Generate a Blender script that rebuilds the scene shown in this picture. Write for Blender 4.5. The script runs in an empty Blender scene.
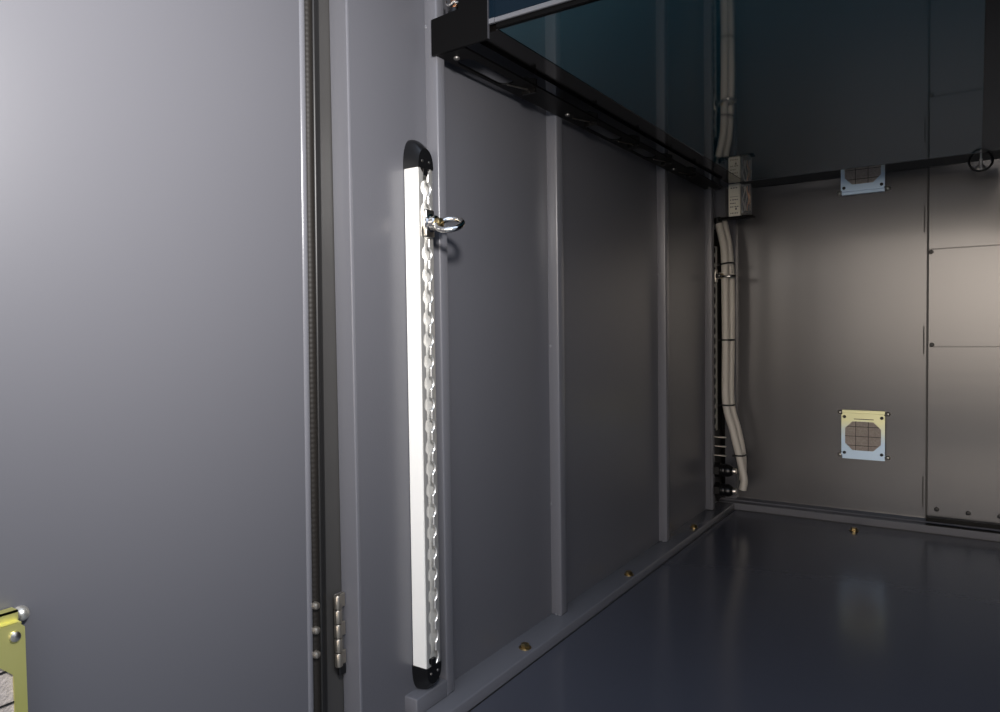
import bpy, bmesh, math, random
from mathutils import Vector, Matrix
random.seed(4)
S = bpy.context.scene
COL = S.collection
PI = math.pi

# ------------------------------------------------------------------ materials
def new_mat(name):
    m = bpy.data.materials.new(name); m.use_nodes = True
    nt = m.node_tree
    return m, nt, nt.nodes['Principled BSDF']

def paint(name, col, rough=0.35, metal=0.0, spec=0.5, coat=0.0, bump=0.0, bscale=300, vary=0.0, vscale=6, rvar=0.0, coat_rough=.1, stretch=(1, 1, 1)):
    m, nt, b = new_mat(name)
    b.inputs['Base Color'].default_value = (*col, 1)
    b.inputs['Roughness'].default_value = rough
    b.inputs['Metallic'].default_value = metal
    b.inputs['Specular IOR Level'].default_value = spec
    b.inputs['Coat Weight'].default_value = coat
    b.inputs['Coat Roughness'].default_value = coat_rough
    tc = nt.nodes.new('ShaderNodeTexCoord')
    mp = nt.nodes.new('ShaderNodeMapping'); mp.inputs['Scale'].default_value = stretch
    nt.links.new(tc.outputs['Object'], mp.inputs['Vector'])
    if bump:
        n = nt.nodes.new('ShaderNodeTexNoise'); n.inputs['Scale'].default_value = bscale
        n.inputs['Detail'].default_value = 3
        nt.links.new(mp.outputs['Vector'], n.inputs['Vector'])
        bp = nt.nodes.new('ShaderNodeBump'); bp.inputs['Strength'].default_value = bump
        bp.inputs['Distance'].default_value = 0.002
        nt.links.new(n.outputs['Fac'], bp.inputs['Height'])
        nt.links.new(bp.outputs['Normal'], b.inputs['Normal'])
    if vary:
        n = nt.nodes.new('ShaderNodeTexNoise'); n.inputs['Scale'].default_value = vscale
        n.inputs['Detail'].default_value = 4
        nt.links.new(tc.outputs['Object'], n.inputs['Vector'])
        r = nt.nodes.new('ShaderNodeMix'); r.data_type = 'RGBA'
        r.inputs[6].default_value = (*[c * (1 - vary) for c in col], 1)
        r.inputs[7].default_value = (*[min(1, c * (1 + vary)) for c in col], 1)
        nt.links.new(n.outputs['Fac'], r.inputs[0])
        nt.links.new(r.outputs[2], b.inputs['Base Color'])
    if rvar:
        n = nt.nodes.new('ShaderNodeTexNoise'); n.inputs['Scale'].default_value = 9
        nt.links.new(tc.outputs['Object'], n.inputs['Vector'])
        mr = nt.nodes.new('ShaderNodeMapRange')
        mr.inputs[3].default_value = rough - rvar; mr.inputs[4].default_value = rough + rvar
        nt.links.new(n.outputs['Fac'], mr.inputs[0])
        nt.links.new(mr.outputs[0], b.inputs['Roughness'])
    return m

GREY = (.099, .099, .110)
M = {}
M['wall'] = paint('grey wall paint', GREY, .29, bump=.06, bscale=420, vary=.03)
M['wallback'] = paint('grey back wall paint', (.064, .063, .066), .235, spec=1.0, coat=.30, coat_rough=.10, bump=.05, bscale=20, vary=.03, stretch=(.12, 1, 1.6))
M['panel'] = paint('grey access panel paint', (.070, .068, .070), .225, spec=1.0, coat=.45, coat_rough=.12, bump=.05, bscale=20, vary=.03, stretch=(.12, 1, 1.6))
M['door'] = paint('grey door paint', GREY, .40, bump=.015, bscale=200, vary=.02)
M['stud'] = paint('grey stud paint', (.130, .130, .143), .25, bump=.04, bscale=300)
M['floor'] = paint('grey floor paint', (.076, .078, .095), .19, spec=.5, bump=.05, bscale=60, vary=.04)
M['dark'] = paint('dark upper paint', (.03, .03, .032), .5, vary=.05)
M['jamb'] = paint('brown grey jamb primer', (.045, .043, .041), .45, vary=.08, vscale=30)
M['black'] = paint('black powder coat', (.0022, .0021, .0021), .42, spec=.14, bump=.04, bscale=500)
M['blackgloss'] = paint('black gloss slide steel', (.004, .0035, .0033), .12, spec=.6, bump=.02, bscale=80)
M['rubber'] = paint('black rubber', (.010, .0095, .009), .42, vary=.1)
M['plastic'] = paint('black moulded plastic', (.005, .005, .0055), .28, spec=.4)
M['teal'] = paint('dark teal lacquer', (.022, .105, .140), .05, spec=1.0, coat=.6, coat_rough=.04, bump=.035, bscale=9, stretch=(1, 1, 1))
M['navy'] = paint('dark navy lacquer', (.003, .009, .016), .12, spec=.28)
M['alu'] = paint('bright aluminium', (.72, .71, .68), .34, metal=.45, bump=.05, bscale=600, stretch=(1, 1, .05))
M['lip'] = paint('milled aluminium', (.62, .61, .58), .32, metal=.7)
M['satin'] = paint('white satin anodised aluminium', (.83, .82, .78), .45, metal=0.0, spec=.5, vary=.02)
M['chrome'] = paint('chrome', (.80, .77, .72), .10, metal=1.0)
M['steel'] = paint('zinc plated steel', (.62, .58, .52), .30, metal=1.0, vary=.1, vscale=80)
M['nickel'] = paint('warm nickel steel', (.42, .38, .32), .36, metal=.9, vary=.15, vscale=90)
M['screw'] = paint('bright zinc screw', (.70, .67, .60), .32, metal=.85)
M['dullsteel'] = paint('dull dark steel', (.22, .21, .20), .45, metal=.8)
M['gold'] = paint('yellow passivated steel', (.50, .37, .17), .28, metal=1.0, vary=.2, vscale=120)
M['hose'] = paint('warm grey conduit', (.50, .47, .42), .5, bump=.2, bscale=160, stretch=(.2, .2, 1.0))
M['labelwhite'] = paint('cream label plastic', (.84, .80, .66), .5, vary=.05, vscale=90)
M['ink'] = paint('dark label ink', (.12, .11, .09), .6)
M['filter'] = paint('grey beige filter foam', (.42, .37, .33), .9, bump=.6, bscale=500, vary=.35, vscale=260)
M['trimgrey'] = paint('pale grey edge trim', (.13, .133, .145), .45)
M['edge'] = paint('worn black edge', (.035, .035, .04), .4)
M['asphalt'] = paint('pale concrete', (.30, .28, .25), .9, bump=.3, bscale=80, vary=.3, vscale=40)
M['copper'] = paint('copper toned steel', (.55, .30, .18), .3, metal=1.0)

def zinc(name, top, bot, lo, hi):
    # chromate passivation colour along z; a run to blue paints in reflected sky
    m, nt, b = new_mat(name)
    b.inputs['Metallic'].default_value = .75; b.inputs['Roughness'].default_value = .34
    tc = nt.nodes.new('ShaderNodeTexCoord'); sp = nt.nodes.new('ShaderNodeSeparateXYZ')
    nt.links.new(tc.outputs['Object'], sp.inputs[0])
    mr = nt.nodes.new('ShaderNodeMapRange'); mr.inputs[1].default_value = lo; mr.inputs[2].default_value = hi
    nt.links.new(sp.outputs['Z'], mr.inputs[0])
    n = nt.nodes.new('ShaderNodeTexNoise'); n.inputs['Scale'].default_value = 25
    nt.links.new(tc.outputs['Object'], n.inputs['Vector'])
    ad = nt.nodes.new('ShaderNodeMath'); ad.operation = 'MULTIPLY_ADD'; ad.inputs[1].default_value = .5
    nt.links.new(n.outputs['Fac'], ad.inputs[0]); nt.links.new(mr.outputs[0], ad.inputs[2])
    su = nt.nodes.new('ShaderNodeMath'); su.operation = 'SUBTRACT'; su.inputs[1].default_value = .25
    nt.links.new(ad.outputs[0], su.inputs[0])
    cr = nt.nodes.new('ShaderNodeValToRGB')
    cr.color_ramp.elements[0].color = (*bot, 1); cr.color_ramp.elements[1].color = (*top, 1)
    cr.color_ramp.elements[0].position = .35; cr.color_ramp.elements[1].position = .85
    nt.links.new(su.outputs[0], cr.inputs[0]); nt.links.new(cr.outputs[0], b.inputs['Base Color'])
    return m
M['zinc_sky'] = zinc('passivated zinc with painted sky blue', (.66, .66, .40), (.43, .56, .70), -.05, .05)
M['zincyellow'] = zinc('yellow passivated zinc', (.74, .70, .25), (.70, .67, .20), -.05, .05)

def glassy(name):
    m, nt, b = new_mat(name)
    b.inputs['Base Color'].default_value = (.92, .92, .90, 1); b.inputs['Roughness'].default_value = .12
    b.inputs['Transmission Weight'].default_value = .85; b.inputs['IOR'].default_value = 1.45
    return m
M['clear'] = glassy('clear plastic cover')

def knurl():
    m = paint('ribbed black rubber', (.014, .012, .010), .55, spec=.25)
    nt = m.node_tree; b = nt.nodes['Principled BSDF']
    tc = nt.nodes.new('ShaderNodeTexCoord')
    w = nt.nodes.new('ShaderNodeTexWave'); w.wave_type = 'BANDS'; w.bands_direction = 'Z'; w.inputs['Scale'].default_value = 58
    nt.links.new(tc.outputs['Object'], w.inputs['Vector'])
    bp = nt.nodes.new('ShaderNodeBump'); bp.inputs['Strength'].default_value = .10; bp.inputs['Distance'].default_value = .003
    nt.links.new(w.outputs['Fac'], bp.inputs['Height']); nt.links.new(bp.outputs['Normal'], b.inputs['Normal'])
    return m
M['knurl'] = knurl()

# ------------------------------------------------------------------ mesh helpers
def BM(): return bmesh.new()

def box(bm, x0, x1, y0, y1, z0, z1, bev=0.0, seg=2):
    vs = [bm.verts.new((x, y, z)) for x in (x0, x1) for y in (y0, y1) for z in (z0, z1)]
    F = [(0, 1, 3, 2), (4, 6, 7, 5), (0, 4, 5, 1), (2, 3, 7, 6), (0, 2, 6, 4), (1, 5, 7, 3)]
    fs = [bm.faces.new([vs[i] for i in f]) for f in F]
    if bev:
        es = list({e for f in fs for e in f.edges})
        bmesh.ops.bevel(bm, geom=es, offset=bev, segments=seg, affect='EDGES', profile=.5)
    return bm

def prism(bm, poly, axis, a, b, hole=None):
    """extrude 2-D polygon between a and b on axis (0 x,1 y,2 z); the other two axes in order"""
    def P(p, d):
        q = list(p); q.insert(axis, d); return q
    lo = [bm.verts.new(P(p, a)) for p in poly]; hi = [bm.verts.new(P(p, b)) for p in poly]
    n = len(poly)
    for i in range(n):
        bm.faces.new((lo[i], lo[(i + 1) % n], hi[(i + 1) % n], hi[i]))
    if hole is None:
        bm.faces.new(lo[::-1]); bm.faces.new(hi)
    else:   # hole has the same number of points: bridge rings
        hl = [bm.verts.new(P(p, a)) for p in hole]; hh = [bm.verts.new(P(p, b)) for p in hole]
        for i in range(n):
            j = (i + 1) % n
            bm.faces.new((hl[j], hl[i], hh[i], hh[j]))
            bm.faces.new((lo[j], lo[i], hl[i], hl[j])); bm.faces.new((hi[i], hi[j], hh[j], hh[i]))
    return bm

def cyl(bm, c, d, r, h, n=24, r2=None, cap=True):
    d = Vector(d).normalized(); c = Vector(c)
    q = Vector((0, 0, 1)).rotation_difference(d)
    if r2 is None: r2 = r
    lo = []; hi = []
    for i in range(n):
        a = 2 * PI * i / n
        lo.append(bm.verts.new(c + q @ Vector((r * math.cos(a), r * math.sin(a), 0))))
        hi.append(bm.verts.new(c + q @ Vector((r2 * math.cos(a), r2 * math.sin(a), h))))
    for i in range(n):
        bm.faces.new((lo[i], lo[(i + 1) % n], hi[(i + 1) % n], hi[i]))
    if cap: bm.faces.new(lo[::-1]); bm.faces.new(hi)
    return bm

def lathe(bm, c, d, prof, n=28):
    d = Vector(d).normalized(); c = Vector(c); q = Vector((0, 0, 1)).rotation_difference(d)
    rings = []
    for r, h in prof:
        if r < 1e-6: rings.append([bm.verts.new(c + q @ Vector((0, 0, h)))])
        else: rings.append([bm.verts.new(c + q @ Vector((r * math.cos(2 * PI * i / n), r * math.sin(2 * PI * i / n), h))) for i in range(n)])
    for A, B in zip(rings, rings[1:]):
        for i in range(n):
            j = (i + 1) % n
            if len(A) == 1 and len(B) == 1: continue
            if len(A) == 1: bm.faces.new((A[0], B[i], B[j]))
            elif len(B) == 1: bm.faces.new((A[i], A[j], B[0]))
            else: bm.faces.new((A[i], A[j], B[j], B[i]))
    return bm

def smooth_path(pts, k=8):
    pts = [Vector(p) for p in pts]
    P = [2 * pts[0] - pts[1]] + pts + [2 * pts[-1] - pts[-2]]
    out = []
    for i in range(1, len(P) - 2):
        p0, p1, p2, p3 = P[i - 1], P[i], P[i + 1], P[i + 2]
        for s in range(k):
            t = s / k
            out.append(.5 * ((2 * p1) + (p2 - p0) * t + (2 * p0 - 5 * p1 + 4 * p2 - p3) * t * t + (3 * p1 - p0 - 3 * p2 + p3) * t ** 3))
    out.append(P[-2]); return out

def tube(bm, pts, r, n=16, closed=False, rad=None, flat=None):
    pts = [Vector(p) for p in pts]; N = len(pts); rings = []
    t0 = (pts[1] - pts[0]).normalized()
    nrm = t0.orthogonal().normalized() if flat is None else Vector(flat)
    for i, p in enumerate(pts):
        if closed: t = (pts[(i + 1) % N] - pts[i - 1]).normalized()
        else: t = (pts[min(i + 1, N - 1)] - pts[max(i - 1, 0)]).normalized()
        nrm = (nrm - t * nrm.dot(t)).normalized(); bn = t.cross(nrm)
        rr = r if rad is None else rad[i]
        if isinstance(rr, (int, float)): rr = (rr, rr)
        rings.append([bm.verts.new(p + nrm * math.cos(2 * PI * k / n) * rr[0] + bn * math.sin(2 * PI * k / n) * rr[1]) for k in range(n)])
    for i in range(N if closed else N - 1):
        A, B = rings[i], rings[(i + 1) % N]
        for k in range(n):
            bm.faces.new((A[k], A[(k + 1) % n], B[(k + 1) % n], B[k]))
    if not closed: bm.faces.new(rings[0][::-1]); bm.faces.new(rings[-1])
    return bm

def obj(name, bm, mat, parent=None, smooth=False, at=None):
    bmesh.ops.remove_doubles(bm, verts=bm.verts, dist=1e-6)
    bmesh.ops.recalc_face_normals(bm, faces=bm.faces)
    base = parent
    if at is not None: bmesh.ops.translate(bm, verts=bm.verts, vec=-Vector(at))
    me = bpy.data.meshes.new(name); bm.to_mesh(me); bm.free()
    o = bpy.data.objects.new(name, me); COL.objects.link(o)
    me.materials.append(M[mat])
    if smooth:
        for p in me.polygons: p.use_smooth = True
        es = bmesh.new(); es.from_mesh(me)
        for e in es.edges:
            if len(e.link_faces) == 2 and e.calc_face_angle(0) > math.radians(38): e.smooth = False
        es.to_mesh(me); es.free()
    if at is not None: o.location = at
    if parent is not None:
        # geometry is given in world space: keep it there
        w = Matrix.Identity(4); p = parent
        chain = []
        while p is not None: chain.append(p); p = p.parent
        for p in reversed(chain): w = w @ Matrix.LocRotScale(p.location, p.rotation_euler, p.scale)
        o.parent = parent
        o.location = w.inverted() @ Vector(at if at is not None else (0, 0, 0))
    return o

def thing(name, label, cat, loc, group=None):
    o = bpy.data.objects.new(name, None); COL.objects.link(o); o.location = loc
    o.empty_display_size = .02
    o['label'] = label; o['category'] = cat
    if group: o['group'] = group
    return o

def tag(o, label, cat, group=None):
    o['label'] = label; o['category'] = cat
    if group: o['group'] = group
    return o

def struct(name, bm, mat, smooth=False, label=None, cat=None):
    o = obj(name, bm, mat, smooth=smooth); o['kind'] = 'structure'
    if label: o['label'] = label
    if cat: o['category'] = cat
    return o

def dup(root, loc, label, rot=None):
    r = root.copy(); COL.objects.link(r); r.location = loc; r['label'] = label
    if rot is not None: r.rotation_euler = rot
    for ch in list(root.children):
        c = ch.copy(); COL.objects.link(c); c.parent = r
        for g in list(ch.children):
            d = g.copy(); COL.objects.link(d); d.parent = c
    return r

# ------------------------------------------------------------------ setting (metres; x across, y into the box, z up, camera at the origin)
P = -.585           # inner face of the left side wall
ZF = -.486          # floor
YB = 2.0            # back wall
YO = .590           # opening edge
struct('floor', box(BM(), P - .04, .62, YO - .02, YB + .05, ZF - .03, ZF), 'floor', label='dark grey glossy painted steel floor of the compartment', cat='floor')
struct('wall_left', box(BM(), P - .027, P, YO, YB + .03, ZF, 1.0), 'wall', label='grey painted steel side wall on the left', cat='wall')
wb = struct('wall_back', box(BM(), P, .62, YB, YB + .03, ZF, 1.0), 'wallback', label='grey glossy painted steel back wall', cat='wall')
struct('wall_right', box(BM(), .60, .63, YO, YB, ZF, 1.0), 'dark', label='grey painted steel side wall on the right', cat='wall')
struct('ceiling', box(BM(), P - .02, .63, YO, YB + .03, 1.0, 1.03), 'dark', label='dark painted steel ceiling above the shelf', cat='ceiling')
struct('ground', box(BM(), -7, 7, -6.5, YO - .03, -1.35, -1.30), 'asphalt', label='asphalt ground outside the open compartment', cat='ground')

# vertical slits beside the back wall seam
bmx = BM()
for z0, z1 in ((.222, .284), (-.068, -.001), (-.436, -.361)):
    box(bmx, -.1085, -.1055, YB - .0008, YB + .002, z0, z1)
obj('slit', bmx, 'rubber', wb)

# studs: square tube, near face to the camera, front face to the room, with small weld beads
def stud(n, y, w, z0, z1, d=.0185, beads=()):
    bm = box(BM(), P - .002, P + d, y, y + w, z0, z1, .0022, 3)
    o = struct('trim_%d' % n, bm, 'stud', smooth=True)
    if beads:
        b = BM()
        for (bx, bz) in beads:
            bmesh.ops.create_icosphere(b, subdivisions=2, radius=.0022, matrix=Matrix.Translation((P + bx, y + .001, bz)) @ Matrix.Diagonal((1, 1, 1.5, 1)))
        obj('weld_bead', b, 'trimgrey', o, smooth=True)
    return o
ZB = -.4685
stud(1, .725, .0165, ZB, .9, beads=((.017, ZB + .002), (.001, .385), (.004, ZB + .004)))
stud(2, 1.032, .0215, ZB, .9, beads=((.003, -.025), (.001, -.285), (.008, ZB + .001), (.014, ZB - .000)))
stud(3, 1.516, .0215, ZB, .9, beads=((.001, -.12), (.002, .12), (.010, ZB + .001)))
stud(4, 1.845, .022, ZB, .9, beads=((.001, .02), (.001, -.2)))
# short ledge in the first bay
struct('trim_5', box(BM(), P - .002, P + .019, .664, .7255, ZB, -.4465, .0018, 3), 'stud', smooth=True)
# base rails
b = box(BM(), P - .002, -.540, .600, 1.951, ZF - .002, ZB, .0022, 3)
struct('baseboard_left', b, 'stud', smooth=True)
b = BM()
prism(b, [(1.951, ZF - .001), (1.951, ZB + .0008), (1.957, ZB + .001), (1.976, ZB + .001), (1.978, ZB + .004), (2.001, ZB + .0065), (2.001, ZF - .001)], 0, P, .60)
struct('baseboard_back', b, 'stud')
# bottom gap and flap strips under the right-hand panels
b = BM()
box(b, -.099, .60, YB - .020, YB - .002, ZB + .0045, ZB + .0140)
struct('trim_6', b, 'black')
b = BM()
box(b, -.099, -.030, 1.953, 1.966, ZB - .002, ZB + .0030)
box(b, -.027, .60, 1.955, 1.966, ZB - .001, ZB + .0022)
struct('trim_7', b, 'black')
b = BM(); box(b, -.1018, -.0976, YB - .0022, YB - .0002, ZB + .008, .99)
struct('trim_11', b, 'rubber')
b = BM(); box(b, -.5405, -.5393, .600, 1.950, ZF - .001, ZF + .0016)
struct('trim_12', b, 'rubber')
b = BM(); box(b, -.540, .60, 1.9493, 1.9515, ZF - .001, ZF + .0016)
struct('trim_13', b, 'rubber')
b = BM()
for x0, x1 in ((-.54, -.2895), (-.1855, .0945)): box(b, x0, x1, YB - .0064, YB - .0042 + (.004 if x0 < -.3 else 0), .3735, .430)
struct('trim_14', b, 'rubber')  # dark strip put in for the shade band above the shelf's rear edge
# corner fold
b = BM()
prism(b, [(P, 1.984), (-.549, 1.984), (-.5455, 1.987), (-.5455, 2.001), (P, 2.001)], 2, ZB, .9)
struct('trim_8', b, 'stud')
# door frame jamb behind the gasket
b = BM()
prism(b, [(-.6125, .5895), (-.6125, .530), (-.628, .530), (-.628, .600), (-.610, .600), (-.610, .5895)], 2, -.75, .95)
struct('trim_9', b, 'jamb')
b = BM(); box(b, -.612, P + .0004, .5875, .592, -.486, .95, .0012, 2)
struct('trim_10', b, 'stud')

# ------------------------------------------------------------------ right-hand access panels on the back wall
def access(z0, z1, label, screws, tilt=0.0):
    t = thing('access_panel', label, 'panel', (.20, YB, (z0 + z1) / 2), 'access panels on the back wall')
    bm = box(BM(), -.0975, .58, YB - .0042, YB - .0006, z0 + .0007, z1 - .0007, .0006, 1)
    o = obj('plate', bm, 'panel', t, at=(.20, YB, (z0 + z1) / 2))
    for sx, sz in screws:
        s = BM(); lathe(s, (sx, YB - .0042, sz), (0, -1, 0), [(.0052, 0), (.0052, .001), (.0038, .0024), (.0, .0027)], 16)
        obj('screw', s, 'plastic' if sz < -.3 else 'jamb', t, smooth=True)
    return t
access(.180, .95, 'upper grey access panel on the back wall, brightest part by the steel ring', [])
access(-.050, .180, 'middle grey access panel with a screw at each left corner, right of the seam', [(-.093, .1735), (-.090, -.0455)])
access(-.4555, -.050, 'tall lower grey access panel with black screws along its bottom edge', [(-.078, -.437), (-.015, -.4385), (.046, -.4385)])

# ------------------------------------------------------------------ vents
def octa(w, h, c):
    a, b2 = w / 2, h / 2
    return [(-a + c, -b2), (a - c, -b2), (a, -b2 + c), (a, b2 - c), (a - c, b2), (-a + c, b2), (-a, b2 - c), (-a, -b2 + c)]

def make_vent(label, mat, loc, group, foam='rubber'):
    """faces -y in its own frame, back at y = 0"""
    t = thing('vent_cover', label, 'vent', (0, 0, 0), group)
    W, H, D = .097, .108, .019
    b = BM()
    k = .004
    outer = [(-W / 2 + k, -H / 2), (W / 2 - k, -H / 2), (W / 2, -H / 2 + k), (W / 2, H / 2 - k), (W / 2 - k, H / 2), (-W / 2 + k, H / 2), (-W / 2, H / 2 - k), (-W / 2, -H / 2 + k)]
    hole = octa(.080, .072, .017); hole = [(p[0], p[1] - .002) for p in hole]
    prism(b, outer, 1, -D, -D + .0015, hole)
    obj('frame', b, mat, t)
    # stepped top and bottom flanges going back to the mounting face
    for s in (1, -1):
        b = BM()
        z = s * H / 2
        box(b, -W / 2 + .002, W / 2 - .002, -D + .0005, -.010, *sorted((z - s * .0014, z)), 0)
        box(b, -W / 2 + .001, W / 2 - .001, -.0115, -.010, *sorted((z - s * .001, z + s * .007)), 0)
        box(b, -W / 2 + .001, W / 2 - .001, -.0115, -.0015, *sorted((z + s * .0055, z + s * .007)), 0)
        obj('flange', b, mat, t)
    b = BM(); box(b, -W / 2 + .0012, W / 2 - .0012, -D + .0045, -.0005, -H / 2 + .0016, H / 2 - .0016)
    obj('seal', b, foam, t)
    b = BM(); box(b, -.0425, .0425, -D + .0017, -D + .0042, -.0400, .0360, .0008, 1)
    f = obj('filter', b, 'filter', t)
    b = BM()
    for x in (-.016, .012): box(b, x - .0006, x + .0006, -D + .0008, -D + .0019, -.0385, .0345)
    for z in (.021, -.003, -.026): box(b, -.040, .040, -D + .0008, -D + .0019, z - .0006, z + .0006)
    obj('wire_grid', b, 'rubber', f)
    b = BM(); box(b, -.020, .024, -D - .0002, -D + .0004, .0392, .0410)
    obj('slot', b, 'rubber', t)
    for sx in (-1, 1):
        for sz in (-1, 1):
            b = BM(); lathe(b, (sx * .0535, 0, sz * .054), (0, -1, 0), [(.0058, 0), (.0058, .0012), (.0048, .0048), (.0028, .0066), (0, .0072)], 18)
            obj('mounting_screw', b, 'screw', t, smooth=True)
            b = BM(); lathe(b, (sx * .0415, -D, sz * .045), (0, -1, 0), [(.0040, 0), (.0036, .0020), (.0016, .0030), (0, .0031)], 14)
            obj('screw', b, 'steel' if mat == 'zincyellow' else 'plastic', t, smooth=True)
    t.location = loc
    return t
vent = make_vent('square zinc vent cover with octagonal filter low on the back wall', 'zinc_sky', (-.235, YB, -.2695), 'vent covers')
dup(vent, (-.2375, YB, .388), 'square zinc vent cover high on the back wall, partly hidden behind the teal shelf')

# ------------------------------------------------------------------ the open door
D = bpy.data.objects.new('door_1', None); COL.objects.link(D); D.location = (-.62, .533, -.74)
D['kind'] = 'structure'; D['label'] = 'open grey painted steel door at left with gasket along its edge'; D['category'] = 'door'
b = BM()
prism(b, [(-.600, -.42), (-.600, .5265), (-.6015, .5295), (-.6055, .5325), (-.640, .5325), (-.640, -.42)], 2, -.78, .95)
obj('leaf', b, 'door', D)
b = BM(); tube(b, [(-.6035, .5295, -.78), (-.6035, .5295, .95)], .0052, 20)
obj('edge_trim', b, 'stud', D, smooth=True)
b = BM(); tube(b, [(-.6045, .5395, -.78), (-.6045, .5395, .95)], .0060, 20)
g = obj('gasket', b, 'knurl', D, smooth=True)
b = BM(); tube(b, [(-.6020, .5470, -.78), (-.6020, .5470, .95)], .0026, 12)
obj('gasket_lip', b, 'rubber', D, smooth=True)
b = BM(); box(b, -.6115, -.606, .541, .560, -.78, .95, .002, 2)
obj('gasket_base', b, 'rubber', D, smooth=True)
for z in (-.2945, -.3215, -.3480):
    b = BM(); lathe(b, (-.5992, .5355, z), (1, 0, 0), [(.0044, 0), (.0044, .002), (.0037, .0045), (.0021, .0056), (0, .0060)], 18)
    obj('bolt_head', b, 'nickel', D, smooth=True)
dv = make_vent('yellow zinc vent cover on the open door, at the lower left corner of the photo', 'zincyellow', (-.600, .1955, -.2610), 'vent covers', foam='rubber')
dv.rotation_euler = (0, 0, PI / 2)

D.rotation_euler = (-.012, 0, 0); D.location.y -= .0050     # the heavy door hangs a little out of true
# hinge between door and frame
H = thing('butt_hinge', 'small steel hinge with five knuckles between the open door and its frame', 'hinge', (-.605, .575, -.368))
zt, zb = -.2965, -.3790
hh = (zt - zb) / 5
for i in range(5):
    z1 = zt - i * hh
    b = BM(); lathe(b, (-.6045, .5745, z1 - hh + .0005), (0, 0, 1), [(0, 0), (.0040, 0), (.0045, .0008), (.0045, hh - .0018), (.0040, hh - .001), (0, hh - .001)], 20)
    k = obj('knuckle', b, 'nickel', H, smooth=True)
    if i % 2 == 0:
        b = BM(); box(b, -.6075, -.6045, .574, .5862, z1 - hh + .0006, z1 - .0006, .0004, 1)
        obj('leaf_tab', b, 'nickel', k)
b = BM(); box(b, -.6097, -.6080, .5745, .5868, zb, zt, .0004, 1)
obj('leaf_plate', b, 'dullsteel', H)
b = BM(); box(b, -.6097, -.6050, .5765, .5868, zb - .0125, zb - .0005, .001, 1)
obj('spacer', b, 'plastic', H)

# ------------------------------------------------------------------ lashing rail (track with round notches) on the first bay
def scallop(z, ph, pitch, hs, hr):
    u = (z - ph) / pitch; dz = (u - round(u)) * pitch
    return max(hs, math.sqrt(max(0, hr * hr - dz * dz)))

def track_body(y0, y1, z0, z1, x0, d):
    """U channel"""
    b = BM(); lip = .003
    prism(b, [(x0, y0), (x0, y1), (x0 + d - lip, y1), (x0 + d - lip, y1 - .0022), (x0 + d * .38, y1 - .0022), (x0 + d * .38, y0 + .0022), (x0 + d - lip, y0 + .0022), (x0 + d - lip, y0)], 2, z0, z1)
    return b

def track_lip(s, y0, y1, z0, z1, x0, d, ph, pitch=.0264, k=.9):
    """one notched lip of the track"""
    b = BM(); yc = (y0 + y1) / 2; w = (y1 - y0) / 2
    hs, hr = .0046 * k, .0098 * k; lip = .003
    n = int((z1 - z0) / .0011); prev = None
    for i in range(n + 1):
        z = z0 + (z1 - z0) * i / n
        h = scallop(z, ph, pitch, hs, hr)
        cur = [b.verts.new((x, y, z)) for x, y in ((x0 + d - lip, yc + s * w), (x0 + d - .0004, yc + s * w), (x0 + d, yc + s * (w - .0008)), (x0 + d, yc + s * min(w - .0009, h + .0011)), (x0 + d - .0011, yc + s * h), (x0 + d - lip, yc + s * h))]
        if prev:
            for a in range(6): b.faces.new((prev[a], prev[(a + 1) % 6], cur[(a + 1) % 6], cur[a]))
        else: b.faces.new(cur)
        prev = cur
    b.faces.new(prev)
    return b

def end_cap(y0, y1, x0, d, z, h, sgn):
    """black moulded cap: round in outline and falling away towards the front"""
    b = BM(); yc = (y0 + y1) / 2; w = (y1 - y0) / 2; n = 22; m = 8
    rows = []
    for j in range(m + 1):
        s = j / m
        top = h * (1 - .36 * s ** 2.2); ww = w * (1 - .04 * s ** 3)
        rows.append([b.verts.new((x0 + d * s, yc - ww * math.cos(PI * i / n), z + sgn * top * math.sin(PI * i / n) ** .8)) for i in range(n + 1)])
    for A, B2 in zip(rows, rows[1:]):
        for i in range(n): b.faces.new((A[i], A[i + 1], B2[i + 1], B2[i]))
    b.faces.new(rows[0]); b.faces.new(rows[-1][::-1])
    for A, B2 in zip(rows, rows[1:]): b.faces.new((A[0], B2[0], B2[n], A[n])) if False else None
    # closing face at the rail end
    lo = [r[0] for r in rows] + [r[-1] for r in rows[::-1]]
    b.faces.new(lo)
    return b

TY0, TY1, TZ0, TZ1, TD = .6795, .7070, -.414, .199, .0225
R = thing('lashing_rail', 'upright aluminium lashing rail with notched track, white side and black end caps', 'rail', (P, .693, TZ0))
body = obj('track', track_body(TY0 + .0012, TY1, TZ0, TZ1, P, TD), 'alu', R)
for q in (-1, 1): obj('notched_lip', track_lip(q, TY0 + .0012, TY1, TZ0, TZ1, P, TD, .0434), 'lip', body, smooth=True)
b = BM(); box(b, P + .0012, P + TD - .001, TY0, TY0 + .0013, TZ0, TZ1)
obj('side_strip', b, 'satin', R)
for z, s in ((TZ1, 1), (TZ0, -1)):
    c = obj('end_cap', end_cap(TY0 - .0012, TY1 + .001, P, TD + .0012, z, .038 if s > 0 else .035, s), 'plastic', R, smooth=True)
    b = BM()
    yc = (TY0 + TY1) / 2
    box(b, P + TD - .004, P + TD + .0008, yc - .0045, yc + .0045, *sorted((z - s * .0085, z + s * .004)), .0008, 2)
    obj('tongue', b, 'plastic', c)
    b = BM()
    for yy in (yc - .0065, yc + .0065):
        lathe(b, (P + TD + .0010, yy, z + s * .0085), (1, 0, 0), [(.0018, 0), (.0016, .0008), (0, .0011)], 12)
    obj('pin', b, 'steel', c, smooth=True)

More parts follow.
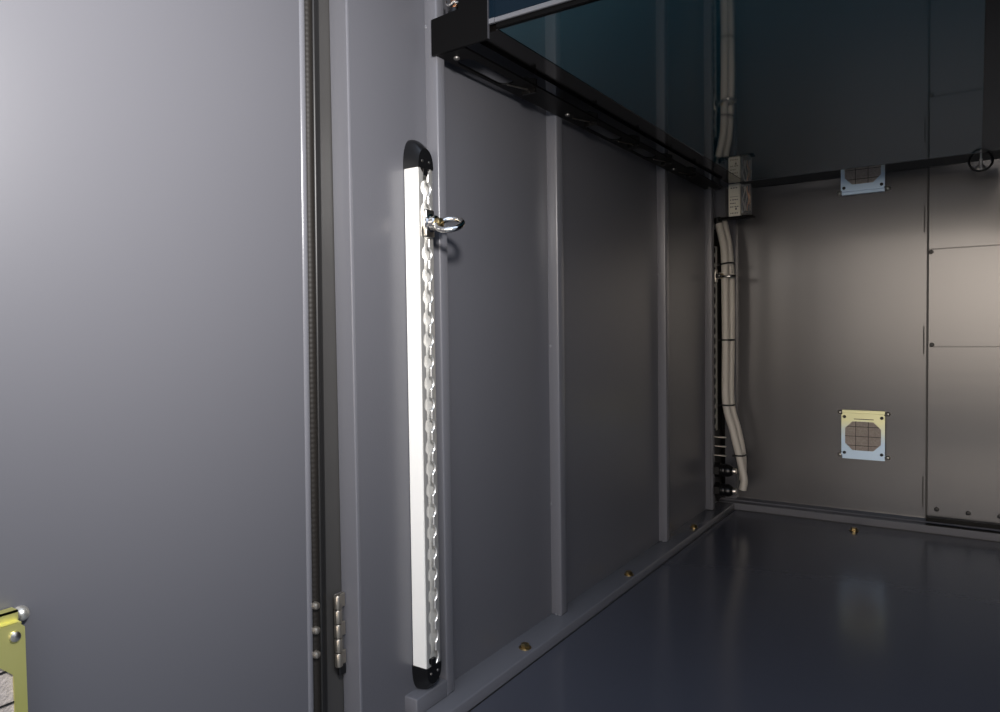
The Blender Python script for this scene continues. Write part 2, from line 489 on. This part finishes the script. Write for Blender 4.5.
def make_ring(label, base, lean, twist, ring_r=.0165, wire=.0036, group='tie down rings'):
    """stud fitting whose foot sits on the track, facing +x, with a round ring"""
    t = thing('tie_down_ring', label, 'ring', (0, 0, 0), group)
    b = BM(); box(b, 0, .006, -.0085, .0085, -.017, .017, .0022, 3); 
    obj('foot', b, 'steel', t, smooth=True)
    b = BM(); lathe(b, (.005, 0, 0), (1, 0, 0), [(.0110, 0), (.0110, .0025), (.0088, .004), (.0088, .010), (.0070, .0115), (0, .0116)], 24)
    obj('collar', b, 'chrome', t, smooth=True)
    b = BM(); lathe(b, (.013, 0, -.001), (1, 0, 0), [(0, 0), (.0062, .000), (.0068, .003), (.0062, .009), (.0045, .0105), (0, .0108)], 20)
    obj('eye', b, 'gold', t, smooth=True)
    rot = Matrix.Rotation(twist, 3, 'X') @ Matrix.Rotation(lean, 3, 'Y')
    c = Vector((.0205, 0, -.001)) + rot @ Vector((ring_r * .86, 0, 0))
    pts = [c + rot @ Vector((ring_r * math.cos(2 * PI * i / 48), ring_r * math.sin(2 * PI * i / 48), 0)) for i in range(48)]
    b = BM(); tube(b, pts, wire, 14, closed=True, flat=rot @ Vector((0, 0, 1)))
    obj('ring', b, 'chrome', t, smooth=True)
    t.location = base
    return t
make_ring('chrome tie down ring sticking out of the white sided lashing rail', (P + TD, .6945, .1325), .22, .52, .0155)

# ------------------------------------------------------------------ second, dark lashing rail near the corner and its ring
R2 = thing('lashing_rail', 'dark narrow lashing rail with bright notches near the far corner, behind the last stud', 'rail', (P, 1.90, -.44))
body = obj('track', track_body(1.878, 1.914, -.436, .215, P, .0115), 'black', R2)
for q in (-1, 1): obj('notched_lip', track_lip(q, 1.878, 1.914, -.436, .215, P, .0115, .02, k=1.1), 'lip', body, smooth=True)
b = BM(); box(b, P, P + .0105, 1.8705, 1.878, -.44, .22, .001, 1); box(b, P, P + .0118, 1.914, 1.9215, -.44, .22, .001, 1)
obj('side_strip', b, 'black', R2)
make_ring('small chrome tie down ring beside the grey hoses in the far corner', (P + .0115, 1.893, .137), .05, .10, .0175, .0033)

# ------------------------------------------------------------------ hoses and fittings in the corner
def hose(name, pts, r, label, end):
    t = thing(name, label, 'hose', pts[-1], 'corrugated hoses in the corner')
    sp = smooth_path(pts, 10)
    # fine ribs
    rad = [r * (1 + .02 * (i % 2)) for i in range(len(sp))]
    b = BM(); tube(b, sp, r, 18, rad=rad)
    obj('sheath', b, 'hose', t, smooth=True)
    d = (sp[0] - sp[2]).normalized()
    b = BM(); cyl(b, sp[0] - d * .004, d, r * 1.10, .016, 20)
    obj('cuff', b, 'plastic', t, smooth=True)
    return t
hose('conduit_hose', [(-.5665, 1.900, .276), (-.557, 1.900, .236), (-.5505, 1.900, .193), (-.549, 1.900, .075), (-.5480, 1.900, -.045), (-.5480, 1.900, -.190), (-.5300, 1.900, -.265), (-.5150, 1.903, -.330), (-.5070, 1.905, -.370), (-.5030, 1.905, -.395), (-.5070, 1.905, -.420)], .0095,
     'left of the two grey conduit hoses, curving down the far corner to the floor', 0)
hose('conduit_hose', [(-.5645, 1.924, .300), (-.553, 1.924, .254), (-.5440, 1.924, .198), (-.5395, 1.924, .075), (-.5405, 1.924, -.045), (-.5415, 1.924, -.190), (-.5240, 1.924, -.265), (-.5135, 1.926, -.322), (-.512, 1.93, -.36), (-.514, 1.932, -.40)], .0092,
     'right of the two grey conduit hoses, nearest the back wall in the far corner', 0)

def tie(cx, cy, z, rx, ry, tiltz, label):
    pts = []
    for i in range(40):
        a = 2 * PI * i / 40
        sx = math.copysign(abs(math.cos(a)) ** .7, math.cos(a)); sy = math.copysign(abs(math.sin(a)) ** .7, math.sin(a))
        pts.append((cx + rx * sx - .18 * ry * sy * 0, cy + ry * sy, z + tiltz * sx))
    t = thing('cable_tie', label, 'cable tie', (cx, cy, z), 'cable ties on the hoses')
    b = BM(); tube(b, pts, .001, 8, closed=True, flat=(0, 0, 1), rad=[(.0022, .0010)] * 40)
    obj('strap', b, 'rubber', t)
    b = BM(); box(b, cx - rx - .003, cx - rx + .003, cy - ry - .002, cy - ry + .003, z - .003 - tiltz, z + .003 - tiltz, .0006, 1)
    obj('lock_head', b, 'plastic', t)
tie(-.5455, 1.912, .168, .0170, .0235, .002, 'topmost black cable tie around the hoses, just above the small chrome ring')
tie(-.5445, 1.912, -.030, .0170, .0235, 0, 'second black cable tie from the top around the two hoses')
tie(-.5447, 1.912, -.200, .0170, .0235, 0, 'third black cable tie down, where the hoses begin to bend away')
tie(-.5135, 1.915, -.330, .0130, .0235, 0, 'lowest black cable tie around the hoses, above the black glands')

# dark cable channel behind the hoses
t = thing('cable_channel', 'black upright cable channel on the wall behind the grey hoses', 'channel', (P, 1.95, -.45))
b = BM()
box(b, P, P + .003, 1.9235, 1.980, -.462, .262, .0005, 1)
obj('back_plate', b, 'black', t)
b = BM(); box(b, P + .003, P + .010, 1.9235, 1.927, -.462, .262); box(b, P + .003, P + .012, 1.977, 1.980, -.462, .262)
obj('side_flange', b, 'black', t)

# glands on the lower wall
def gland(z, y, label, rr=.019):
    t = thing('cable_gland', label, 'cable gland', (P + .012, y, z), 'black cable glands')
    b = BM(); cyl(b, (P + .0145, y, z), (1, 0, 0), rr, .018, 6)
    obj('hex_nut', b, 'plastic', t)
    b = BM(); lathe(b, (P + .0325, y, z), (1, 0, 0), [(0, 0), (rr * .82, 0), (rr * .86, .004), (rr * .80, .006), (rr * .86, .009), (rr * .80, .012), (rr * .86, .015), (rr * .86, .022), (rr * .70, .028), (rr * .5, .032), (0, .032)], 28)
    obj('dome_nut', b, 'plastic', t, smooth=True)
    b = BM(); lathe(b, (P + .0642, y, z), (1, 0, 0), [(0, -.001), (rr * .42, -.001), (rr * .42, .006), (rr * .36, .008), (0, .008)], 20)
    obj('cable_stub', b, 'steel', t, smooth=True)
gland(-.366, 1.868, 'upper black cable gland low in the far corner beside the dark lashing rail')
gland(-.4175, 1.868, 'lower black cable gland just above the floor rail in the far corner')
b = BM(); box(b, P + .0117, P + .0146, 1.8450, 1.9235, -.455, -.268, .001, 1)
tag(obj('mounting_plate', b, 'black'), 'small black plate carrying the two cable glands in the far corner', 'plate')
for i, z in enumerate((-.281, -.305, -.329)):
    b = BM(); box(b, P + .024, P + .046, 1.868, 1.8735, z - .0018, z + .0018, .0008, 1); box(b, P + .0144, P + .026, 1.869, 1.8725, z - .0012, z + .0012)
    tag(obj('cable_clip', b, 'steel', at=(P + .02, 1.87, z)), ('topmost', 'middle', 'lowest')[i] + ' of three small steel clips above the black cable glands', 'clip', 'steel clips above the glands')

# ------------------------------------------------------------------ electrical module on its bracket under the shelf
t = thing('mounting_bracket', 'grey steel bracket with black ledge carrying the cream electrical module in the corner', 'bracket', (-.53, 1.87, .276))
b = BM(); box(b, -.576, -.536, 1.8745, 1.8765, .281, .356, .0006, 1); box(b, -.5375, -.535, 1.850, 1.876, .281, .356, .0006, 1)
obj('back_plate', b, 'stud', t)
b = BM(); box(b, -.554, -.466, 1.848, 1.8765, .2755, .2803, .001, 1)
obj('ledge', b, 'black', t)
t = thing('electrical_module', 'cream electrical module with small printed label under the shelf corner', 'module', (-.511, 1.855, .2837))
b = BM(); box(b, -.5255, -.4965, 1.8455, 1.872, .2838, .3645, .0012, 2)
obj('housing', b, 'labelwhite', t)
b = BM()
for k in range(3):
    z = .3235 - k * .0088
    for c in range(4 - k % 2):
        x = -.5215 + c * .0056
        w = .0042 if (k + c) % 3 else .0028
        box(b, x, x + w, 1.8450, 1.8456, z, z + .0022)
box(b, -.5085, -.5045, 1.8450, 1.8456, .2990, .3040)
for c in range(5): box(b, -.5205 + c * .0040, -.5185 + c * .0040, 1.8450, 1.8456, .2895, .2925)
box(b, -.5220, -.5010, 1.8450, 1.8456, .3318, .3326)
for c in range(3): box(b, -.5200 + c * .0062, -.5158 + c * .0062, 1.8450, 1.8456, .3530, .3555)
obj('label_print', b, 'ink', t)
t = thing('terminal_cover', 'clear plastic terminal cover with wires beside the cream electrical module', 'cover', (-.483, 1.855, .2837))
b = BM(); box(b, -.4945, -.4730, 1.846, 1.870, .2838, .3615, .0015, 2)
cov = obj('cover', b, 'clear', t)
for k, (x, ph) in enumerate(((-.4895, 0), (-.4838, 1.6), (-.4790, 3.0))):
    b = BM(); tube(b, smooth_path([(x + .0022 * math.sin(ph + i * 1.1), 1.857 + .002 * math.cos(ph + i), .288 + i * .0085) for i in range(9)], 5), .0016, 8)
    obj('wire', b, 'hose' if k < 2 else 'copper', t, smooth=True)
b = BM(); lathe(b, (-.4838, 1.8565, .2846), (0, 0, 1), [(0, 0), (.0085, 0), (.0085, .006), (.006, .010), (0, .0105)], 20)
obj('terminal_cap', b, 'plastic', t, smooth=True)
b = BM(); box(b, -.4925, -.4745, 1.8395, 1.8455, .2836, .2862, .0005, 1)
obj('tab', b, 'chrome', t)

for o in list(S.objects):
    if o.name in ('mounting_bracket', 'electrical_module', 'terminal_cover'):
        o.location += Vector((-.005, .022, .0035))
    if o.name in ('electrical_module', 'terminal_cover'): o.location.z -= .0034
# ------------------------------------------------------------------ pull-out shelf
ZT = .358
T = thing('pull_out_shelf', 'glossy dark teal pull-out shelf seen from below, with pale front edge', 'shelf', (-.245, 1.3, ZT))
b = BM(); box(b, -.4765, .0045, .730, 1.818, ZT, ZT + .006)
obj('underside', b, 'teal', T)
b = BM(); box(b, -.4765, .0045, .7235, .7298, ZT - .0004, ZT + .010, .0006, 1)
obj('lower_lip', b, 'black', T)
b = BM(); box(b, -.4764, .0045, .7200, .7235, ZT + .0052, ZT + .0108, .0006, 1)
obj('front_edge', b, 'trimgrey', T)
b = BM(); box(b, -.4764, .0045, .7215, .7275, ZT + .0115, ZT + .54)  # carried up out of view to block sky light over the shelf
obj('front_panel', b, 'navy', T)
b = BM(); box(b, -.4765, .0045, 1.8182, 1.8200, ZT - .0004, ZT + .03)
obj('rear_edge', b, 'trimgrey', T)

def slot_plate(bm, x0, x1, slots, y0, y1, z0, z1, r):
    """flat bar along y with rounded slots cut right through"""
    def quad(xa, xb, ya, yb): box(bm, xa, xb, ya, yb, z0, z1)
    y = y0
    for (sy0, sy1, sx0, sx1) in slots:
        quad(x0, x1, y, sy0)
        n = 10; rr = (sx1 - sx0) / 2; xm = (sx0 + sx1) / 2
        L = []; 
        for i in range(n + 1):
            a = PI * i / n; L.append((xm - rr * math.cos(a), sy0 + rr - rr * math.sin(a)))
        for i in range(n + 1):
            a = PI * i / n; L.append((xm + rr * math.cos(a), sy1 - rr + rr * math.sin(a)))
        # frame between rectangle and slot, as strips to the nearer long side
        half = [p for p in L if p[0] <= xm + 1e-9]; 
        left = sorted([p for p in L if p[0] <= xm + 1e-9], key=lambda p: p[1])
        right = sorted([p for p in L if p[0] >= xm - 1e-9], key=lambda p: p[1])
        prism(bm, [(x0, sy0)] + left + [(x0, sy1)], 2, z0, z1)
        prism(bm, [(x1, sy0)] + right + [(x1, sy1)], 2, z0, z1)
        y = sy1
    quad(x0, x1, y, y1)
    return bm

def make_bracket(name, label, sx, wall, s, plate=True):
    """s=+1: wall on the -x side. sx: function mapping distance from the wall to x"""
    X = lambda d: wall + s * d
    t = thing(name, label, 'rail', (X(.04), 1.3, .352), 'shelf side rails')
    def bx(bm, d0, d1, y0, y1, z0, z1, bev=0):
        a, c = sorted((X(d0), X(d1))); return box(bm, a, c, y0, y1, z0, z1, bev)
    # slotted lower flange against the studs
    b = BM()
    slots = [(.752, .864, .0065, .031), (1.118, 1.230, .0065, .031), (1.308, 1.398, .0065, .031)]
    pts = [(y0, y1, *sorted((X(a), X(c)))) for y0, y1, a, c in slots]
    a, c = sorted((X(.0008), X(.044)))
    slot_plate(b, a, c, pts, .7235, 1.790, .3445, .3472, .012)
    obj('flange', b, 'black', t)
    # glossy slide member beside the shelf
    b = BM(); bx(b, .0485, .0900, .7290, 1.816, ZT - .0008, ZT + .012, .0008)
    obj('slide', b, 'blackgloss', t)
    b = BM(); bx(b, .0520, .0860, .7300, 1.800, ZT + .0122, ZT + .030)
    obj('web', b, 'black', t)
    # cross gussets with folded bright edges
    for y in (.895, 1.092, 1.269, 1.441, 1.592):
        g = BM()
        prism(g, [(X(.006), .3473), (X(.0428), .3473), (X(.0428), .3560), (X(.030), .3610), (X(.006), .3640)], 1, y, y + .0035)
        g = obj('gusset', g, 'black', t)
        e = BM(); bx(e, .020, .042, y, y + .0030, .3375, .3444)
        tb = obj('tab', e, 'blackgloss', t)
        e = BM(); prism(e, [(X(.016), y - .034), (X(.0176), y - .034), (X(.0300), y), (X(.0284), y)], 2, .3428, .3444)
        obj('folded_edge', e, 'steel', tb)
    for y in (.742, 1.037, 1.520, 1.770):
        b = BM(); lathe(b, (X(.018), y, .3444), (0, 0, -1), [(.0042, 0), (.0040, .002), (.0026, .0032), (0, .0034)], 16)
        obj('bolt_head', b, 'dullsteel', t, smooth=True)
    b = BM()
    prism(b, [(X(-.004), .3445), (X(.0805), .3460), (X(.0805), .56), (X(.038), .56), (X(.038), .3915), (X(-.004), .3885)], 1, .7195, .7233)
    obj('end_plate', b, 'black', t)
    b = BM(); bx(b, .0806, .0818, .7192, .7225, .3462, .56, .0003)
    obj('plate_edge', b, 'edge', t)
    b = BM(); bx(b, .0819, .0898, .7200, .7235, ZT + .0052, ZT + .0108)  # end of the shelf's front edge, grouped with the rail
    obj('edge_trim', b, 'trimgrey', t)
    b = BM(); bx(b, .0819, .0898, .7215, .7275, ZT + .0115, ZT + .20)  # end of the shelf's front panel, grouped with the rail
    obj('front_panel_end', b, 'navy', t)
    return t
make_bracket('shelf_rail', 'black slotted steel rail carrying the left side of the teal shelf', None, P + .0185, 1)
make_bracket('shelf_rail', 'black steel rail along the right side of the teal shelf, at the right edge', None, .0947, -1)
struct('sky_block_side', box(BM(), .0950, .112, .7195, YB, .330, 1.0), 'dark', label='added dark partition behind the right shelf rail, blocking sky light above the shelf', cat='wall')  # added partition, keeps sky light off the back wall above the shelf
struct('sky_block_front', box(BM(), .112, .60, .7195, .74, .330, 1.0), 'dark', label='added dark panel blocking sky light at the upper right of the opening', cat='wall')  # added blocker, shuts out sky light right of the shelf

# ring at the rear end of the right-hand rail
t = thing('tie_down_ring', 'thin dark ring on a pin from the back wall behind the teal shelf corner', 'ring', (.0035, YB - .0043, .358), 'tie down rings')
b = BM(); tube(b, [(.0035 + .0215 * math.cos(2 * PI * i / 40), 1.902, .3560 + .0215 * math.sin(2 * PI * i / 40)) for i in range(40)], .0023, 12, closed=True, flat=(0, 1, 0))
obj('ring', b, 'plastic', t, smooth=True)
b = BM(); cyl(b, (.0035, 1.898, .3580), (0, 1, 0), .0032, YB - .0040 - 1.898, 14); lathe(b, (.0035, YB - .0038, .3580), (0, -1, 0), [(.0085, 0), (.0085, .002), (.0040, .004), (0, .004)], 16)
obj('pin', b, 'steel', t, smooth=True)
b = BM(); box(b, .0018, .0052, 1.8955, 1.8988, .336, .386, .0008, 1)
obj('bar', b, 'alu', t)

# latch above the notch of the end plate
t = thing('latch', 'black latch with a bent steel catch above the left shelf rail, by the first stud', 'latch', (-.547, .737, .389))
b = BM(); lathe(b, (-.5475, .7385, .3890), (0, 0, 1), [(0, 0), (.0078, 0), (.0092, .003), (.0092, .009), (.0072, .0135), (0, .0140)], 22)
obj('knob', b, 'plastic', t, smooth=True)
b = BM()
pp = smooth_path([(-.5575, .7345, .4130), (-.5555, .7320, .4075), (-.5480, .7305, .4050), (-.5430, .7310, .4075), (-.5375, .7315, .4055), (-.5345, .7330, .4090)], 6)
tube(b, pp, .0014, 10, flat=(0, 0, 1), rad=[(.0019, .0011)] * len(pp))
obj('catch', b, 'chrome', t, smooth=True)
b = BM(); cyl(b, (-.5475, .7385, .4030), (0, 0, 1), .0052, .016, 16)
obj('pin', b, 'copper', t, smooth=True)

# ------------------------------------------------------------------ hex bolts
def hexbolt(loc, label, s=1.0):
    t = thing('hex_bolt', label, 'bolt', (0, 0, 0), 'gold coloured hex bolts')
    b = BM(); lathe(b, (0, 0, 0), (0, 0, 1), [(.0098, 0), (.0098, .0016), (.0092, .0021), (0, .0021)], 26)
    obj('washer', b, 'gold', t, smooth=True)
    b = BM(); cyl(b, (0, 0, .0021), (0, 0, 1), .0070, .0042, 6); cyl(b, (0, 0, .0063), (0, 0, 1), .0068, .0010, 6, r2=.0055)
    obj('head', b, 'gold', t)
    t.location = loc; t.scale = (s, s, s)
    return t
hexbolt((-.5555, .899, ZB), 'nearest gold coloured hex bolt on the left floor rail, left of the second stud', .95)
hexbolt((-.5535, 1.277, ZB), 'gold coloured hex bolt on the left floor rail between the second and third studs', .95)
hexbolt((-.5555, 1.664, ZB), 'farthest gold coloured hex bolt on the left floor rail, past the third stud', .95)
hexbolt((-.242, 1.888, ZF), 'gold coloured hex bolt on the floor in front of the back rail', 1.05)

# ------------------------------------------------------------------ light
SKY, WARM = 1.5, 6.9
W = bpy.data.worlds.new('World'); S.world = W; W.use_nodes = True
nt = W.node_tree; bg = nt.nodes['Background']
# overcast blue sky overhead, a warm bright stretch low in the surroundings behind the photographer
tc = nt.nodes.new('ShaderNodeTexCoord'); sp = nt.nodes.new('ShaderNodeSeparateXYZ'); nt.links.new(tc.outputs['Generated'], sp.inputs[0])
def mrange(src, a0, a1, b0, b1, smooth=True):
    n = nt.nodes.new('ShaderNodeMapRange'); n.interpolation_type = 'SMOOTHSTEP' if smooth else 'LINEAR'
    for i, v in zip((1, 2, 3, 4), (a0, a1, b0, b1)): n.inputs[i].default_value = v
    nt.links.new(src, n.inputs[0]); return n.outputs[0]
def math_(op, x, y):
    n = nt.nodes.new('ShaderNodeMath'); n.operation = op
    nt.links.new(x, n.inputs[0])
    if isinstance(y, (int, float)): n.inputs[1].default_value = y
    else: nt.links.new(y, n.inputs[1])
    return n.outputs[0]
def scaled(col, fac):
    n = nt.nodes.new('ShaderNodeMix'); n.data_type = 'RGBA'
    n.inputs[6].default_value = (0, 0, 0, 1); n.inputs[7].default_value = (*col, 1)
    n.clamp_factor = False
    nt.links.new(fac, n.inputs[0]); return n.outputs[2]
def addc(x, y):
    n = nt.nodes.new('ShaderNodeMix'); n.data_type = 'RGBA'; n.blend_type = 'ADD'; n.inputs[0].default_value = 1; n.clamp_result = False
    nt.links.new(x, n.inputs[6]); nt.links.new(y, n.inputs[7]); return n.outputs[2]
zz = sp.outputs['Z']
sky = scaled((.66, .78, 1.0), mrange(zz, -.02, .55, .18, SKY))
band = math_('MULTIPLY', mrange(zz, -.12, .04, 0, 1), mrange(zz, .08, .26, 1, 0))
az = math_('MULTIPLY', mrange(sp.outputs['Y'], -1.0, -.55, 1, 0), mrange(sp.outputs['X'], -.25, .09, .06, 1))
warm = scaled((1.0, .86, .73), math_('MULTIPLY', math_('MULTIPLY', band, az), WARM))
nt.links.new(addc(sky, warm), bg.inputs['Color'])
bg.inputs['Strength'].default_value = 1.0

def light(name, kind, loc, energy, color, **kw):
    l = bpy.data.lights.new(name, kind); l.energy = energy; l.color = color
    for k, v in kw.items(): setattr(l, k, v)
    o = bpy.data.objects.new(name, l); COL.objects.link(o); o.location = loc
    return o
fl = light('camera_flash', 'SPOT', (-.10, .20, .28), 38, (1.0, .97, .95), shadow_soft_size=.035, spot_size=math.radians(116), spot_blend=1.0)
fl.rotation_euler = (Vector((-.62, .38, .19)) - Vector((-.10, .20, .28))).to_track_quat('-Z', 'Y').to_euler()

# ------------------------------------------------------------------ camera
cam = bpy.data.cameras.new('camera'); co = bpy.data.objects.new('camera', cam); COL.objects.link(co)
cam.sensor_fit = 'HORIZONTAL'; cam.sensor_width = 36; cam.lens = 724.17 / 1000 * 36; cam.clip_start = .01
yaw, pit, rol = map(math.radians, (33.4085, -1.9408, -.78254))
look = Vector((-math.sin(yaw) * math.cos(pit), math.cos(yaw) * math.cos(pit), math.sin(pit)))
right = Vector((math.cos(yaw), math.sin(yaw), 0)); up = right.cross(look)
r = right * math.cos(rol) + up * math.sin(rol); u = -right * math.sin(rol) + up * math.cos(rol)
co.matrix_world = Matrix((r, u, -look)).transposed().to_4x4()
S.camera = co
S.view_settings.view_transform = 'Standard'; S.view_settings.look = 'None'
S.view_settings.gamma = 1; S.view_settings.use_curve_mapping = False; S.view_settings.exposure = 0
